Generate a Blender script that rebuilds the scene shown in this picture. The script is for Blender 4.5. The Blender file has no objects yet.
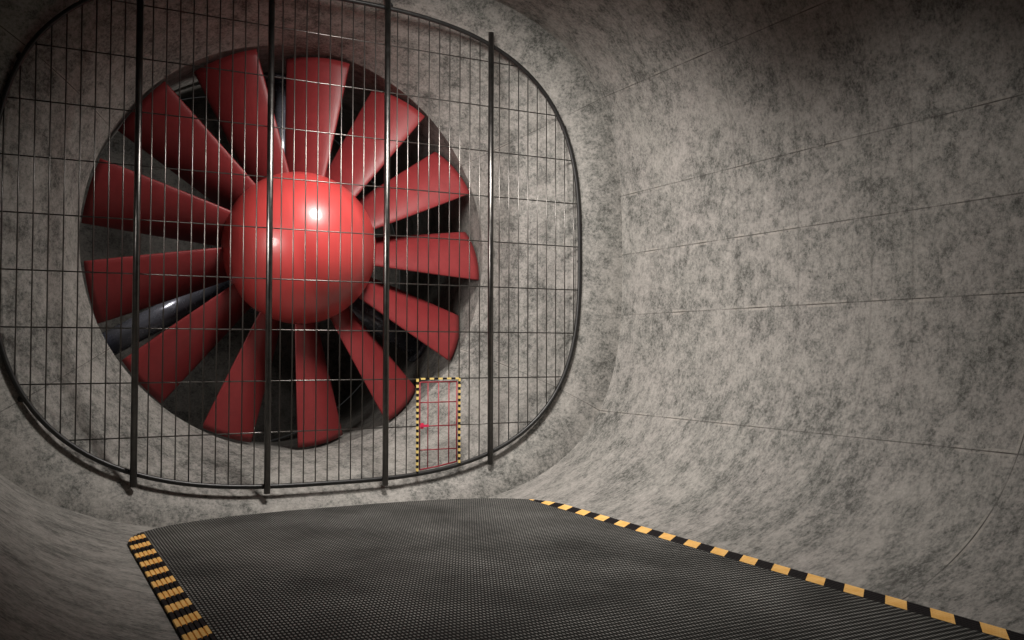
import bpy, math
from mathutils import Matrix, Vector
import random

random.seed(4)
scene = bpy.context.scene
COL = scene.collection
PI = math.pi

# ------------------------------------------------------------------ layout
CX, CZ = 3.6236, 5.87          # axis of the tunnel (runs along Y)
PITCH = 2.4157                 # distance between the grille posts
CELL = PITCH / 10
RING_Y, RING2_Y = -0.3, -10.44
THROAT_Y, THROAT_R = 2.05, 4.47
TA, TB, TN = 6.95, 5.65, 3.1   # half width, half height, squareness of the tunnel


# ------------------------------------------------------------------ helpers
def obj(name, verts, faces, mat, parent=None, smooth=True, uvs=None, kind=None, label=None):
    me = bpy.data.meshes.new(name)
    me.from_pydata([tuple(v) for v in verts], [], faces)
    if uvs is not None:
        lay = me.uv_layers.new(name='surface')
        for lp in me.loops:
            lay.data[lp.index].uv = uvs[lp.vertex_index]
    me.polygons.foreach_set('use_smooth', [smooth] * len(me.polygons))
    me.update()
    if mat:
        me.materials.append(mat)
    o = bpy.data.objects.new(name, me)
    COL.objects.link(o)
    if parent:
        o.parent = parent
    if kind:
        o['kind'] = kind
    if label:
        o['label'] = label
    return o


def empty(name, loc, label, cat):
    o = bpy.data.objects.new(name, None)
    o.location = loc
    o.empty_display_size = 0.3
    COL.objects.link(o)
    o['label'] = label
    o['category'] = cat
    return o


class MB:
    def __init__(self):
        self.v, self.f = [], []

    def tube(self, path, rad, n=10, closed=False, caps=True):
        pts = [Vector(p) for p in path]
        m = len(pts)
        base = len(self.v)
        ref = None
        for i, p in enumerate(pts):
            if closed:
                d = pts[(i + 1) % m] - pts[i - 1]
            else:
                d = pts[min(i + 1, m - 1)] - pts[max(i - 1, 0)]
            d.normalize()
            if ref is None:
                ref = Vector((0, 1, 0)) if abs(d.y) < 0.9 else Vector((1, 0, 0))
            u = (ref - d * ref.dot(d)).normalized()
            w = d.cross(u)
            r = rad[i] if isinstance(rad, (list, tuple)) else rad
            for k in range(n):
                a = 2 * PI * k / n
                self.v.append(p + (u * math.cos(a) + w * math.sin(a)) * r)
        for i in range(m if closed else m - 1):
            j = (i + 1) % m
            for k in range(n):
                l = (k + 1) % n
                self.f.append((base + i * n + k, base + i * n + l, base + j * n + l, base + j * n + k))
        if caps and not closed:
            self.f.append(tuple(base + k for k in reversed(range(n))))
            self.f.append(tuple(base + (m - 1) * n + k for k in range(n)))
        return self

    def box(self, lo, hi):
        b = len(self.v)
        for z in (lo[2], hi[2]):
            for x, y in ((lo[0], lo[1]), (hi[0], lo[1]), (hi[0], hi[1]), (lo[0], hi[1])):
                self.v.append(Vector((x, y, z)))
        for q in ((0, 3, 2, 1), (4, 5, 6, 7), (0, 1, 5, 4), (1, 2, 6, 5), (2, 3, 7, 6), (3, 0, 4, 7)):
            self.f.append(tuple(b + i for i in q))
        return self

    def lathe(self, prof, n=96, c=(0, 0)):
        """prof: (y, r) pairs, turned about a line along Y through x=c[0], z=c[1]"""
        rings = []
        for y, r in prof:
            if r < 1e-6:
                rings.append([len(self.v)])
                self.v.append(Vector((c[0], y, c[1])))
            else:
                rings.append(list(range(len(self.v), len(self.v) + n)))
                for k in range(n):
                    a = 2 * PI * k / n
                    self.v.append(Vector((c[0] + r * math.cos(a), y, c[1] + r * math.sin(a))))
        for A, B in zip(rings, rings[1:]):
            for k in range(n):
                l = (k + 1) % n
                if len(A) == 1:
                    self.f.append((A[0], B[k], B[l]))
                elif len(B) == 1:
                    self.f.append((A[k], B[0], A[l]))
                else:
                    self.f.append((A[k], B[k], B[l], A[l]))
        return self

    def build(self, name, mat, parent=None, smooth=True, **kw):
        off = Vector(parent.location) if parent and parent.parent is None else Vector((0, 0, 0))
        return obj(name, [v - off for v in self.v], self.f, mat, parent, smooth, **kw)


def polar(phi, a, b, n):
    c, s = abs(math.cos(phi)), abs(math.sin(phi))
    r = 1.0 / ((c / a) ** n + (s / b) ** n) ** (1.0 / n)
    return r * math.cos(phi), r * math.sin(phi)


def section(y):
    """half width, half height, squareness of the concrete shell at y"""
    if y <= RING_Y:
        return TA, TB, TN
    if y >= THROAT_Y:
        return THROAT_R, THROAT_R, 2.0
    t = (THROAT_Y - y) / (THROAT_Y - RING_Y)          # 1 at the ring, 0 at the throat
    curve = 1 - math.sqrt(max(0.0, 1 - t * t * 0.985))
    curve /= 1 - math.sqrt(1 - 0.985)
    k = 0.20 * t + 0.80 * curve
    n = 2.0 + (TN - 2.0) * (1 - (1 - t) ** 1.6) 
    return THROAT_R + (TA - THROAT_R) * k, THROAT_R + (TB - THROAT_R) * k, n


# ------------------------------------------------------------------ materials
def nodes(name):
    m = bpy.data.materials.new(name)
    m.use_nodes = True
    nt = m.node_tree
    b = nt.nodes['Principled BSDF']
    return m, nt, b


def N(nt, typ, ins=None, **props):
    n = nt.nodes.new(typ)
    for k, v in props.items():
        setattr(n, k, v)
    for k, v in (ins or {}).items():
        s = n.inputs[k]
        if isinstance(v, bpy.types.NodeSocket):
            nt.links.new(v, s)
        else:
            s.default_value = v
    return n


def M(nt, op, a, b=0.0, c=0.0, clamp=False):
    n = nt.nodes.new('ShaderNodeMath')
    n.operation = op
    n.use_clamp = clamp
    for i, v in enumerate((a, b, c)):
        if isinstance(v, bpy.types.NodeSocket):
            nt.links.new(v, n.inputs[i])
        else:
            n.inputs[i].default_value = v
    return n.outputs[0]


def ramp(nt, fac, stops):
    n = nt.nodes.new('ShaderNodeValToRGB')
    e = n.color_ramp.elements
    while len(e) < len(stops):
        e.new(0.5)
    for el, (p, c) in zip(e, stops):
        el.position = p
        el.color = (c[0], c[1], c[2], 1)
    nt.links.new(fac, n.inputs[0])
    return n.outputs[0]


def mix(nt, fac, a, b, mode='MIX'):
    n = nt.nodes.new('ShaderNodeMix')
    n.data_type = 'RGBA'
    n.blend_type = mode
    for s, v in ((n.inputs[0], fac), (n.inputs[6], a), (n.inputs[7], b)):
        if isinstance(v, bpy.types.NodeSocket):
            nt.links.new(v, s)
        else:
            s.default_value = v
    return n.outputs[2]


def concrete(name, sx, seams_u, seams_v, faint_v=(), tone=1.0):
    m, nt, b = nodes(name)
    geo = N(nt, 'ShaderNodeTexCoord')
    mp = N(nt, 'ShaderNodeMapping', {'Vector': geo.outputs['Object'], 'Scale': (sx, 1, 0.95)})
    p = mp.outputs[0]
    big = N(nt, 'ShaderNodeTexNoise', {'Vector': p, 'Scale': 0.7, 'Detail': 4, 'Roughness': 0.6}).outputs[0]
    mid = N(nt, 'ShaderNodeTexNoise', {'Vector': p, 'Scale': 3.6, 'Detail': 10, 'Roughness': 0.78}).outputs[0]
    fine = N(nt, 'ShaderNodeTexNoise', {'Vector': p, 'Scale': 19.0, 'Detail': 6, 'Roughness': 0.8}).outputs[0]
    s = M(nt, 'ADD', M(nt, 'MULTIPLY', mid, 0.52), M(nt, 'MULTIPLY', fine, 0.48))
    s = M(nt, 'ADD', s, M(nt, 'MULTIPLY', M(nt, 'SUBTRACT', big, 0.5), 0.22))
    t = tone
    col = ramp(nt, s, [(0.40, (0.070 * t, 0.067 * t, 0.062 * t)), (0.465, (0.165 * t, 0.159 * t, 0.148 * t)),
                       (0.53, (0.265 * t, 0.246 * t, 0.230 * t)), (0.66, (0.38 * t, 0.354 * t, 0.33 * t))])
    tint = N(nt, 'ShaderNodeTexNoise', {'Vector': p, 'Scale': 0.9, 'Detail': 2}).outputs[0]
    col = mix(nt, M(nt, 'MULTIPLY', tint, 0.5), col, (0.93, 1.0, 0.95, 1), 'MULTIPLY')
    uv = N(nt, 'ShaderNodeUVMap', uv_map='surface')
    sep = N(nt, 'ShaderNodeSeparateXYZ', {'Vector': uv.outputs[0]})
    u, v = sep.outputs[0], sep.outputs[1]
    dist = None
    for val, axis in [(q, u) for q in seams_u] + [(q, v) for q in seams_v]:
        d = M(nt, 'ABSOLUTE', M(nt, 'SUBTRACT', axis, val))
        dist = d if dist is None else M(nt, 'MINIMUM', dist, d)
    if dist is not None:
        wob = N(nt, 'ShaderNodeTexNoise', {'Vector': geo.outputs['Object'], 'Scale': 1.7, 'Detail': 5}).outputs[0]
        line = M(nt, 'LESS_THAN', dist, 0.010)
        pale = M(nt, 'MULTIPLY', M(nt, 'LESS_THAN', dist, 0.05), M(nt, 'GREATER_THAN', wob, 0.55))
        col = mix(nt, M(nt, 'MULTIPLY', pale, 0.35), col, (0.40, 0.37, 0.33, 1))
        strength = M(nt, 'MULTIPLY_ADD', wob, 2.4, -0.6, clamp=True)
        col = mix(nt, M(nt, 'MULTIPLY', line, strength), col, (0.035, 0.03, 0.027, 1))
    for val in faint_v:
        d = M(nt, 'ABSOLUTE', M(nt, 'SUBTRACT', v, val))
        col = mix(nt, M(nt, 'MULTIPLY', M(nt, 'LESS_THAN', d, 0.02), 0.22), col, (0.05, 0.045, 0.04, 1))
    nt.links.new(col, b.inputs['Base Color'])
    b.inputs['Roughness'].default_value = 0.72
    b.inputs['Specular IOR Level'].default_value = 0.25
    bump = N(nt, 'ShaderNodeBump', {'Strength': 0.35, 'Distance': 0.03, 'Height': s})
    nt.links.new(bump.outputs[0], b.inputs['Normal'])
    return m


def plain(name, c, rough, metal=0.0, noise=0.0, spec=0.5, coat=0.0):
    m, nt, b = nodes(name)
    if noise:
        geo = N(nt, 'ShaderNodeTexCoord')
        f = N(nt, 'ShaderNodeTexNoise', {'Vector': geo.outputs['Object'], 'Scale': 6.0, 'Detail': 6, 'Roughness': 0.7}).outputs[0]
        col = ramp(nt, f, [(0.3, tuple(q * (1 - noise) for q in c)), (0.7, tuple(q * (1 + noise) for q in c))])
        nt.links.new(col, b.inputs['Base Color'])
        nt.links.new(M(nt, 'MULTIPLY_ADD', f, 0.2, rough - 0.1), b.inputs['Roughness'])
    else:
        b.inputs['Base Color'].default_value = (*c, 1)
        b.inputs['Roughness'].default_value = rough
    b.inputs['Metallic'].default_value = metal
    b.inputs['Specular IOR Level'].default_value = spec
    b.inputs['Coat Weight'].default_value = coat
    return m


def hazard(name, axis_xz):
    """yellow and black blocks"""
    m, nt, b = nodes(name)
    geo = N(nt, 'ShaderNodeTexCoord')
    sep = N(nt, 'ShaderNodeSeparateXYZ', {'Vector': geo.outputs['Object']})
    if axis_xz:
        q = M(nt, 'MULTIPLY', sep.outputs[axis_xz - 1], 1 / (0.2 if axis_xz == 1 else 0.125))
        fac = M(nt, 'LESS_THAN', M(nt, 'FRACT', q), 0.5)
        col = mix(nt, fac, (0.012, 0.010, 0.009, 1), (0.80, 0.60, 0.20, 1))
    else:
        slant = M(nt, 'MULTIPLY_ADD', sep.outputs[0], -0.829, -9.735)      # the blocks are cut on a slant
        q = M(nt, 'MULTIPLY', M(nt, 'ADD', sep.outputs[1], slant), 1 / 0.634)
        fac = M(nt, 'LESS_THAN', M(nt, 'FRACT', q), 0.49)
        f = N(nt, 'ShaderNodeTexNoise', {'Vector': geo.outputs['Object'], 'Scale': 5.0, 'Detail': 5}).outputs[0]
        yel = ramp(nt, f, [(0.3, (0.78, 0.44, 0.12)), (0.7, (0.92, 0.57, 0.20))])
        col = mix(nt, fac, (0.010, 0.008, 0.009, 1), yel)
    nt.links.new(col, b.inputs['Base Color'])
    b.inputs['Roughness'].default_value = 0.7
    b.inputs['Specular IOR Level'].default_value = 0.12
    return m


def rubber(name):
    m, nt, b = nodes(name)
    geo = N(nt, 'ShaderNodeTexCoord')
    sep = N(nt, 'ShaderNodeSeparateXYZ', {'Vector': geo.outputs['Object']})
    x, y = sep.outputs[0], sep.outputs[1]
    wx = M(nt, 'MULTIPLY_ADD', M(nt, 'SINE', M(nt, 'MULTIPLY', x, 2 * PI / 0.046)), 0.5, 0.5)
    wy = M(nt, 'MULTIPLY_ADD', M(nt, 'SINE', M(nt, 'MULTIPLY', y, 2 * PI / 0.098)), 0.5, 0.5)
    knob = M(nt, 'MULTIPLY', M(nt, 'SMOOTH_MIN', M(nt, 'MULTIPLY', wx, 1.6), 1.0, 0.2), M(nt, 'MULTIPLY_ADD', wy, 0.65, 0.35))
    knob = M(nt, 'POWER', M(nt, 'MAXIMUM', knob, 0.0), 3.2)
    wear = N(nt, 'ShaderNodeTexNoise', {'Vector': geo.outputs['Object'], 'Scale': 0.55, 'Detail': 5, 'Roughness': 0.6}).outputs[0]
    wear = M(nt, 'MULTIPLY_ADD', wear, 1.4, -0.25, clamp=True)
    col = mix(nt, M(nt, 'MULTIPLY', knob, wear), (0.005, 0.0055, 0.005, 1), (0.62, 0.605, 0.57, 1))
    nt.links.new(col, b.inputs['Base Color'])
    b.inputs['Roughness'].default_value = 0.7
    b.inputs['Specular IOR Level'].default_value = 0.08
    bump = N(nt, 'ShaderNodeBump', {'Strength': 0.35, 'Distance': 0.012, 'Height': knob})
    nt.links.new(bump.outputs[0], b.inputs['Normal'])
    return m


# ------------------------------------------------------------------ concrete shell
NPHI = 360
PHI0 = [2 * PI * k / NPHI for k in range(NPHI)]


def arc_table():
    tab, s, last = [0.0], 0.0, Vector(polar(0, TA, TB, TN))
    for i in range(1, 1801):
        q = Vector(polar(PI / 1800 * i - 0, TA, TB, TN))
        s += (q - last).length
        tab.append(s)
        last = q
    return tab


# signed arc length from the middle of the right wall; the left half mirrors the right one
ARC = []
_s, _last = 0.0, Vector(polar(0, TA, TB, TN))
for _i in range(0, 901):
    _q = Vector(polar(PI / 2 * _i / 900, TA, TB, TN))
    _s += (_q - _last).length
    _last = _q
    ARC.append(_s)


def arc(phi):
    phi = (phi + PI) % (2 * PI) - PI
    sg = 1 if phi >= 0 else -1
    a = abs(phi)
    if a > PI / 2:
        a = PI - a
    f = a / (PI / 2) * 900
    i = min(int(f), 899)
    return sg * (ARC[i] + (ARC[i + 1] - ARC[i]) * (f - i))


SEAM_DEG = (29.4, 11.0, -0.3, -11.8, -30.0)
SEAMS_U = [arc(math.radians(d)) for d in SEAM_DEG]
MAT_TUNNEL = concrete('weathered_concrete', 0.55, SEAMS_U, [RING2_Y, -20.6], (-4.25, -5.88, -7.52, -8.32, -12.5, -15.2))
MAT_FUNNEL = concrete('pale_funnel_concrete', 0.9, [SEAMS_U[0], SEAMS_U[4]], [], tone=1.08)
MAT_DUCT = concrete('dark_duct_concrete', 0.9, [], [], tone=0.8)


def shell(name, d0, d1, ys, mat, secs=section):
    nphi = max(8, int(abs(d1 - d0)))
    v, f, uv = [], [], []
    for y in ys:
        a, b, n = secs(y)
        for k in range(nphi + 1):
            phi = math.radians(d0 + (d1 - d0) * k / nphi)
            x, z = polar(phi, a, b, n)
            v.append((CX + x, y, CZ + z))
            uv.append((arc(phi), y))
    w = nphi + 1
    for i in range(len(ys) - 1):
        for k in range(nphi):
            f.append((i * w + k, i * w + k + 1, (i + 1) * w + k + 1, (i + 1) * w + k))
    return obj(name, v, f, mat, None, True, uv, 'structure')


YT = [-26 + (26 + RING_Y) * i / 40 for i in range(41)]
shell('wall_right', -30, 30, YT, MAT_TUNNEL)
shell('ceiling', 30, 150, YT, MAT_TUNNEL)
shell('wall_left', 150, 210, YT, MAT_TUNNEL)
shell('floor', 210, 330, YT, MAT_TUNNEL)
YF = [RING_Y + (THROAT_Y - RING_Y) * (i / 48) for i in range(49)]
shell('wall_funnel', 0, 360, YF, MAT_FUNNEL)


def duct_sec(y):
    t = max(0.0, (y - 4.2) / 4.8)
    r = THROAT_R + 0.55 * t
    return r, r, 2.0


shell('wall_duct', 0, 360, [THROAT_Y, 2.6, 3.2, 3.6, 4.2, 5, 6, 7, 8, 9], MAT_DUCT, duct_sec)
end = MB().lathe([(9.0, 0), (9.0, 2.5), (9.0, 5.0), (9.15, 5.0), (9.15, 0)], 96, (CX, CZ))
end.build('wall_rear', MAT_DUCT, None, False, kind='structure')
# the far end of the tunnel, behind the photographer
v, f = [], []
for k in range(120):
    x, z = polar(2 * PI * k / 120, TA, TB, TN)
    v.append((CX + x, -26, CZ + z))
obj('wall_front', v, [tuple(range(120))], MAT_DUCT, None, False, None, 'structure')

# ------------------------------------------------------------------ raised mat
MAT_RUBBER = rubber('black_ribbed_rubber')
MAT_HAZ = hazard('yellow_black_strip', 0)
MAT_TAPE_UP, MAT_TAPE_ACROSS = hazard('upright_tape', 3), hazard('level_tape', 1)
MH = 3.96          # half width
MZ = 0.60          # top of the mat
MAT_NEAR = -19.5
mat_root = empty('floor_mat', (CX, -9.0, MZ),
                 'wide black ribbed rubber mat edged with yellow and black hazard strips on the tunnel floor', 'mat')


def far_end(x):
    u = min(1.0, abs(x) / MH)
    return -0.84 - 2.1 * (1 - (1 - u ** 2.7) ** (1 / 2.7))


def mat_top(x):
    return MZ


def mat_piece(name, x0, x1, mat, label=None, nx=40):
    xs = [x0 + (x1 - x0) * i / nx for i in range(nx + 1)]
    ny = 30
    off = Vector(mat_root.location)
    v, f = [], []
    for x in xs:
        yf, top = far_end(x), mat_top(x)
        fl = CZ - TB * (1 - (abs(x) / TA) ** TN) ** (1 / TN)
        for j in range(ny + 1):
            v.append(Vector((CX + x, MAT_NEAR + (yf - MAT_NEAR) * j / ny, top)) - off)
        for y in (yf, MAT_NEAR):
            v.append(Vector((CX + x, y, min(fl + 0.004, top - 0.01))) - off)
    w = ny + 3
    for i in range(nx):
        a, b = i * w, (i + 1) * w
        for j in range(ny):
            f.append((a + j, b + j, b + j + 1, a + j + 1))
        f.append((a + ny, b + ny, b + ny + 1, a + ny + 1))
        f.append((a + ny + 1, b + ny + 1, b + ny + 2, a + ny + 2))
        f.append((a + ny + 2, b + ny + 2, b, a))
    f.append(tuple(range(0, w)))
    f.append(tuple(nx * w + k for k in reversed(range(w))))
    return obj(name, v, f, mat, mat_root, False, label=label)


STRIP = 0.32
mat_piece('mat_surface', -MH + STRIP, MH - STRIP, MAT_RUBBER, nx=90)
for s in (-1, 1):
    # a strip of five ribs with grooves between them
    off = Vector(mat_root.location)
    v, f = [], []
    prof = []
    for r in range(5):
        p0 = MH - STRIP + STRIP * r / 5
        w5 = STRIP / 5
        for dx, dz in ((0.002, -0.012), (0.007, 0.0), (0.010, 0.005), (w5 - 0.010, 0.005), (w5 - 0.007, 0.0), (w5 - 0.002, -0.012)):
            prof.append((s * min(p0 + dx, MH - 0.0005), dz))
    ny = 120
    for x, dz in prof:
        yf = far_end(x)
        for j in range(ny + 1):
            v.append(Vector((CX + x, MAT_NEAR + (yf - MAT_NEAR) * j / ny, mat_top(x) + dz)) - off)
    w = ny + 1
    for i in range(len(prof) - 1):
        for j in range(ny):
            q = (i * w + j, (i + 1) * w + j, (i + 1) * w + j + 1, i * w + j + 1)
            f.append(q if s > 0 else q[::-1])
    obj('hazard_strip', v, f, MAT_HAZ, mat_root, False, label='yellow and black ribbed strip along the mat edge')
# strips use object coordinates measured from the mat's own origin

# ------------------------------------------------------------------ safety grille
GA, GB, GN = 5.97, 4.93, 2.95
MAT_STEEL = plain('black_painted_steel', (0.012, 0.0115, 0.011), 0.42, 0.0, 0.3, 0.5)
MAT_POST = plain('black_steel_post', (0.12, 0.115, 0.11), 0.32, 1.0, 0.25, 0.5)
MAT_BAR = plain('dark_galvanised_wire', (0.125, 0.118, 0.11), 0.33, 0.9)
MAT_GATE = plain('red_painted_wire', (0.24, 0.010, 0.022), 0.4)
MAT_LATCH = plain('bright_red_latch', (0.65, 0.03, 0.09), 0.4)
grille = empty('safety_grille', (CX, 0, CZ - GB),
               'rounded black steel safety grille with four posts, in front of the red fan', 'grille')
path = []
for k in range(200):
    x, z = polar(2 * PI * k / 200, GA, GB, GN)
    path.append((CX + x, 0, CZ + z))
MB().tube(path, 0.048, 12, closed=True).build('frame', MAT_STEEL, grille)


def g_half_h(dx):
    u = min(0.99999, abs(dx) / GA)
    return GB * (1 - u ** GN) ** (1 / GN)


def g_half_w(dz):
    u = min(0.99999, abs(dz) / GB)
    return GA * (1 - u ** GN) ** (1 / GN)


for k in range(4):
    x = k * PITCH
    h = g_half_h(x - CX)
    MB().tube([(x, -0.075, CZ - h - (0.24 if k in (0, 3) else 0.13)), (x, -0.075, CZ + h + 0.24)], 0.062, 16).build('post', MAT_POST, grille)
GX0, GX1, GZ1 = 2 * PITCH + 3 * CELL, 2 * PITCH + 7 * CELL, 3.0


def gate_floor(x):
    return CZ - g_half_h(x - CX) + 0.085


for k in range(-9, 40):
    if k % 10 == 0:
        continue
    x = k * CELL
    h = g_half_h(x - CX)
    if abs(x - CX) > GA - 0.06:
        continue
    lo = CZ - h
    if GX0 - 0.01 < x < GX1 + 0.01:
        lo = GZ1
    MB().tube([(x, -0.012, lo), (x, -0.012, CZ + h)], 0.0125, 8).build('vertical_bar', MAT_BAR, grille)
for r in range(2, 11):
    w = g_half_w(r - CZ)
    mb = MB()
    if r == 2:
        mb.tube([(CX - w, 0.012, r), (GX0, 0.012, r)], 0.0125, 8)
        mb.tube([(GX1, 0.012, r), (CX + w, 0.012, r)], 0.0125, 8)
    else:
        mb.tube([(CX - w, 0.012, r), (CX + w, 0.012, r)], 0.0125, 8)
    mb.build('crossbar', MAT_BAR, grille)
# brackets that hold the frame off the concrete
for deg in (27.4, -1.9, -29.8, 152.6, 181.9, 209.8, 75, 105):
    ph = math.radians(deg)
    x, z = polar(ph, GA, GB, GN)
    d = Vector((math.cos(ph), 1.3, math.sin(ph))).normalized()
    p = Vector((CX + x, 0, CZ + z))
    t = 0.05
    while t < 1.0:
        q = p + d * t
        a, b, n = section(q.y)
        if (abs(q.x - CX) / a) ** n + (abs(q.z - CZ) / b) ** n >= 1:
            break
        t += 0.005
    mb = MB()
    mb.tube([p, p + d * (t + 0.01)], 0.03, 10)
    mb.tube([p + d * (t - 0.035), p + d * (t + 0.01)], 0.062, 14)
    mb.build('wall_bracket', MAT_STEEL, grille)

# the small gate in the grille
off = Vector(grille.location)
mb = MB()
ZS = [2.5, 2.0, 1.5]
x0, x1, zt = GX0 + 0.055, GX1 - 0.055, GZ1 - 0.07
zb0, zb1 = gate_floor(x0), gate_floor(x1)
mb.tube([(x0, -0.02, zb0), (x0, -0.02, zt)], 0.016, 8)
mb.tube([(x1, -0.02, zb1), (x1, -0.02, zt)], 0.016, 8)
mb.tube([(x0, -0.02, zt), (x1, -0.02, zt)], 0.016, 8)
mb.tube([(x0, -0.02, zb0), ((x0 + x1) / 2, -0.02, gate_floor((x0 + x1) / 2)), (x1, -0.02, zb1)], 0.016, 8)
for i in (1, 2, 3):
    x = GX0 + i * CELL
    mb.tube([(x, -0.02, gate_floor(x)), (x, -0.02, zt)], 0.0125, 8)
for z in ZS:
    mb.tube([(x0, -0.005, z), (x1, -0.005, z)], 0.0125, 8)
gate = mb.build('gate', MAT_GATE, grille, label='small red barred gate with yellow and black border')
mb = MB()
zb0, zb1 = CZ - g_half_h(GX0 - CX) + 0.02, CZ - g_half_h(GX1 - CX) + 0.02
hw = 0.019
mb.box((GX0 - hw, -0.05, zb0), (GX0 + hw, 0.0, GZ1 + hw))
mb.box((GX1 - hw, -0.05, zb1), (GX1 + hw, 0.0, GZ1 + hw))
mb.box((GX0 + hw, -0.05, GZ1 - hw), (GX1 - hw, 0.0, GZ1 + hw))
gb = obj('gate_border', [p - off for p in mb.v], mb.f, MAT_TAPE_UP, gate, False)
gb.data.materials.append(MAT_TAPE_ACROSS)
for q in gb.data.polygons[12:]:
    q.material_index = 1
mb = MB().box((x0 - 0.01, -0.06, 1.985), (x0 + 0.19, -0.03, 2.035))
mb.box((x0 + 0.02, -0.045, 1.95), (x0 + 0.08, -0.02, 2.07))
obj('latch', [p - off for p in mb.v], mb.f, MAT_LATCH, gate, False)

# ------------------------------------------------------------------ fan rotor
HY, HR = 2.2, 1.69
MAT_HUB = plain('glossy_red_hub_paint', (0.47, 0.050, 0.048), 0.36, 0.0, 0.0, 0.6, 0.2)
MAT_BLADE = plain('red_blade_paint', (0.22, 0.026, 0.028), 0.45, 0.0, 0.10, 0.4)
fan = empty('wind_tunnel_fan', (CX, HY + 0.2, CZ),
            'huge red fan with domed hub and broad blades inside the concrete opening', 'fan')
prof = [(HY - HR, 0)]
for i in range(1, 31):
    a = PI / 2 * i / 30
    prof.append((HY - HR * math.cos(a), HR * math.sin(a)))
prof += [(HY + 0.15, 1.67), (HY + 0.35, 1.60), (HY + 0.6, 1.50), (HY + 0.9, 1.38), (HY + 1.15, 1.30), (HY + 1.2, 1.2), (HY + 1.2, 0)]
MB().lathe(prof, 128, (CX, CZ)).build('hub', MAT_HUB, fan)
NB, PHASE = 13, 84.0
BY = HY + 0.25
bv, bf = [], []
NS = 22
PER = 24
for i in range(NS + 1):
    t = i / NS
    r = 1.35 + (4.41 - 1.35) * t
    ct = 0.62 + 0.66 * t ** 0.9
    ca = 0.80 - 0.05 * t
    chord = math.hypot(ct, ca)
    th = chord * (0.13 - 0.075 * t)
    if t > 0.97:
        th *= 0.8
    ex, ey = Vector((ct, 0, 0)) / chord, None
    dirc = Vector((-ct, ca)) / chord        # tangential (counter-clockwise) and axial: the leading edge sits forward
    nrm = Vector((-dirc.y, dirc.x))
    for k in range(PER):
        a = 2 * PI * k / PER
        c = math.cos(a)
        s = math.sin(a)
        camber = 0.07 * chord * (1 - c * c)
        thick = th * 0.5 * s * (1 - 0.35 * c)
        q = dirc * (c * chord / 2) + nrm * (thick + camber)
        tang, ax = -q.x, q.y
        # the blade lies along +X at angle zero; its tangent is +Z; bend it round the axis
        ang = tang / max(r, 1e-3)
        bv.append(Vector((r * math.cos(ang), BY + ax, r * math.sin(ang))))
for i in range(NS):
    for k in range(PER):
        l = (k + 1) % PER
        bf.append((i * PER + k, i * PER + l, (i + 1) * PER + l, (i + 1) * PER + k))
bf.append(tuple(reversed(range(PER))))
bf.append(tuple(NS * PER + k for k in range(PER)))
bm = None
for j in range(NB):
    ang = math.radians(PHASE + 360 / NB * j)
    if bm is None:
        o = obj('blade', [p - Vector((0, fan.location.y, 0)) for p in bv], bf, MAT_BLADE, fan)
        bm = o.data
    else:
        o = bpy.data.objects.new('blade', bm)
        COL.objects.link(o)
        o.parent = fan
    o.rotation_euler = (0, -ang, 0)

# ------------------------------------------------------------------ motor nacelle on three struts
MAT_MOTOR = plain('dark_blue_grey_steel', (0.17, 0.175, 0.21), 0.26, 0.6, 0.1)
SY = 4.6
motor = empty('motor_support', (CX, SY, CZ),
              'dark steel motor housing on three round struts behind the red fan blades', 'motor support')
MB().lathe([(3.60, 0), (3.60, 1.2), (3.66, 1.3), (3.8, 1.34), (6.0, 1.34), (6.5, 1.2), (6.9, 0.85), (7.1, 0.4), (7.15, 0)], 72, (CX, CZ)).build('motor_housing', MAT_MOTOR, motor)
for d in (90, 210, 330):
    ca, sa = math.cos(math.radians(d)), math.sin(math.radians(d))
    mb = MB()
    mb.tube([(CX + ca * 1.25, SY, CZ + sa * 1.25), (CX + ca * 4.46, SY, CZ + sa * 4.46)], 0.29, 32)
    mb.tube([(CX + ca * 4.36, SY, CZ + sa * 4.36), (CX + ca * 4.46, SY, CZ + sa * 4.46)], 0.42, 32)
    mb.build('strut', MAT_MOTOR, motor)

# ------------------------------------------------------------------ lamps
def lamp(name, typ, loc, energy, size, target=None, color=(1, 0.95, 0.9), **kw):
    l = bpy.data.lights.new(name, typ)
    l.energy = energy
    l.color = color
    if typ in ('POINT', 'SPOT'):
        l.shadow_soft_size = size
    for k, q in kw.items():
        setattr(l, k, q)
    o = bpy.data.objects.new(name, l)
    o.location = loc
    if target:
        o.rotation_euler = (Vector(target) - Vector(loc)).to_track_quat('-Z', 'Y').to_euler()
    COL.objects.link(o)
    return o


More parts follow.
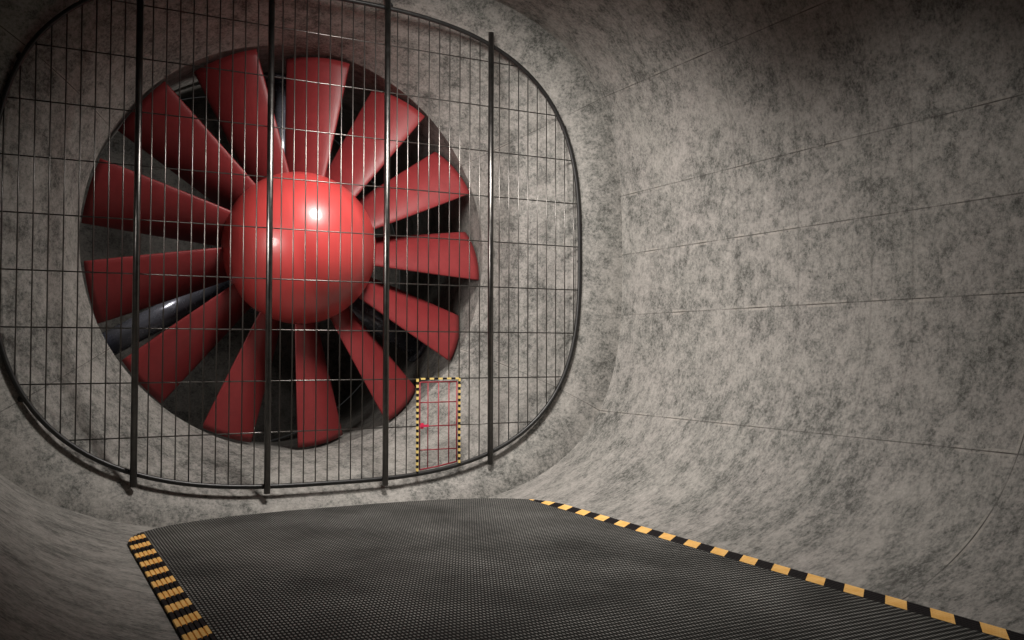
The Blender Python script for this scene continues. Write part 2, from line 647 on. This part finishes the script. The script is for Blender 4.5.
lamp('ceiling_lamp', 'SPOT', (4.6, -3.6, 10.8), 4500, 1.0, (6.5, 0.5, 1.8), spot_size=math.radians(150), spot_blend=1.0)
lamp('ceiling_lamp', 'SPOT', (5.2, -9.6, 10.6), 1450, 0.5, (8.6, -7.5, 2.4), spot_size=math.radians(100), spot_blend=1.0)
lamp('wall_lamp', 'SPOT', (-2.5, -3.4, 6.2), 3100, 0.8, (9.5, -0.6, 3.6), spot_size=math.radians(76), spot_blend=1.0)
lamp('strut_fill', 'SPOT', (CX + 2.6, 3.5, CZ + 3.0), 450, 0.12, (CX, 4.6, CZ + 3.0), spot_size=math.radians(50), spot_blend=0.6)  # added fill, not a fitting of the duct: brightens the upright strut behind the blades
lamp('strut_fill', 'SPOT', (CX - 3.0, 3.4, CZ + 1.0), 170, 0.3, (CX - 2.6, 4.6, CZ - 1.5), spot_size=math.radians(85), spot_blend=0.6)  # second added fill, puts a highlight on the lower left strut

w = bpy.data.worlds.new('World')
scene.world = w
w.use_nodes = True
w.node_tree.nodes['Background'].inputs[0].default_value = (0.02, 0.02, 0.02, 1)

# ------------------------------------------------------------------ camera
F = 932.42
yaw, pitch, roll = 0.48807, 0.032177, 0.0012474
fw = Vector((math.sin(yaw) * math.cos(pitch), math.cos(yaw) * math.cos(pitch), math.sin(pitch)))
rt = Vector((math.cos(yaw), -math.sin(yaw), 0))
up = rt.cross(fw)
r2 = rt * math.cos(roll) + up * math.sin(roll)
u2 = up * math.cos(roll) - rt * math.sin(roll)
cam = bpy.data.cameras.new('Camera')
cam.sensor_width = 36
cam.lens = F * 36 / 1024
cam.clip_start = 0.05
cam.clip_end = 200
co = bpy.data.objects.new('Camera', cam)
mw = Matrix((r2, u2, -fw)).transposed().to_4x4()
mw.translation = Vector((-1.9093, -18.3234, 3.6107))
co.matrix_world = mw
COL.objects.link(co)
scene.camera = co

vs = scene.view_settings
scene.display_settings.display_device = 'sRGB'
vs.view_transform = 'Standard'
vs.look = 'None'
vs.exposure = 0.0
vs.gamma = 1.0
vs.use_curve_mapping = False
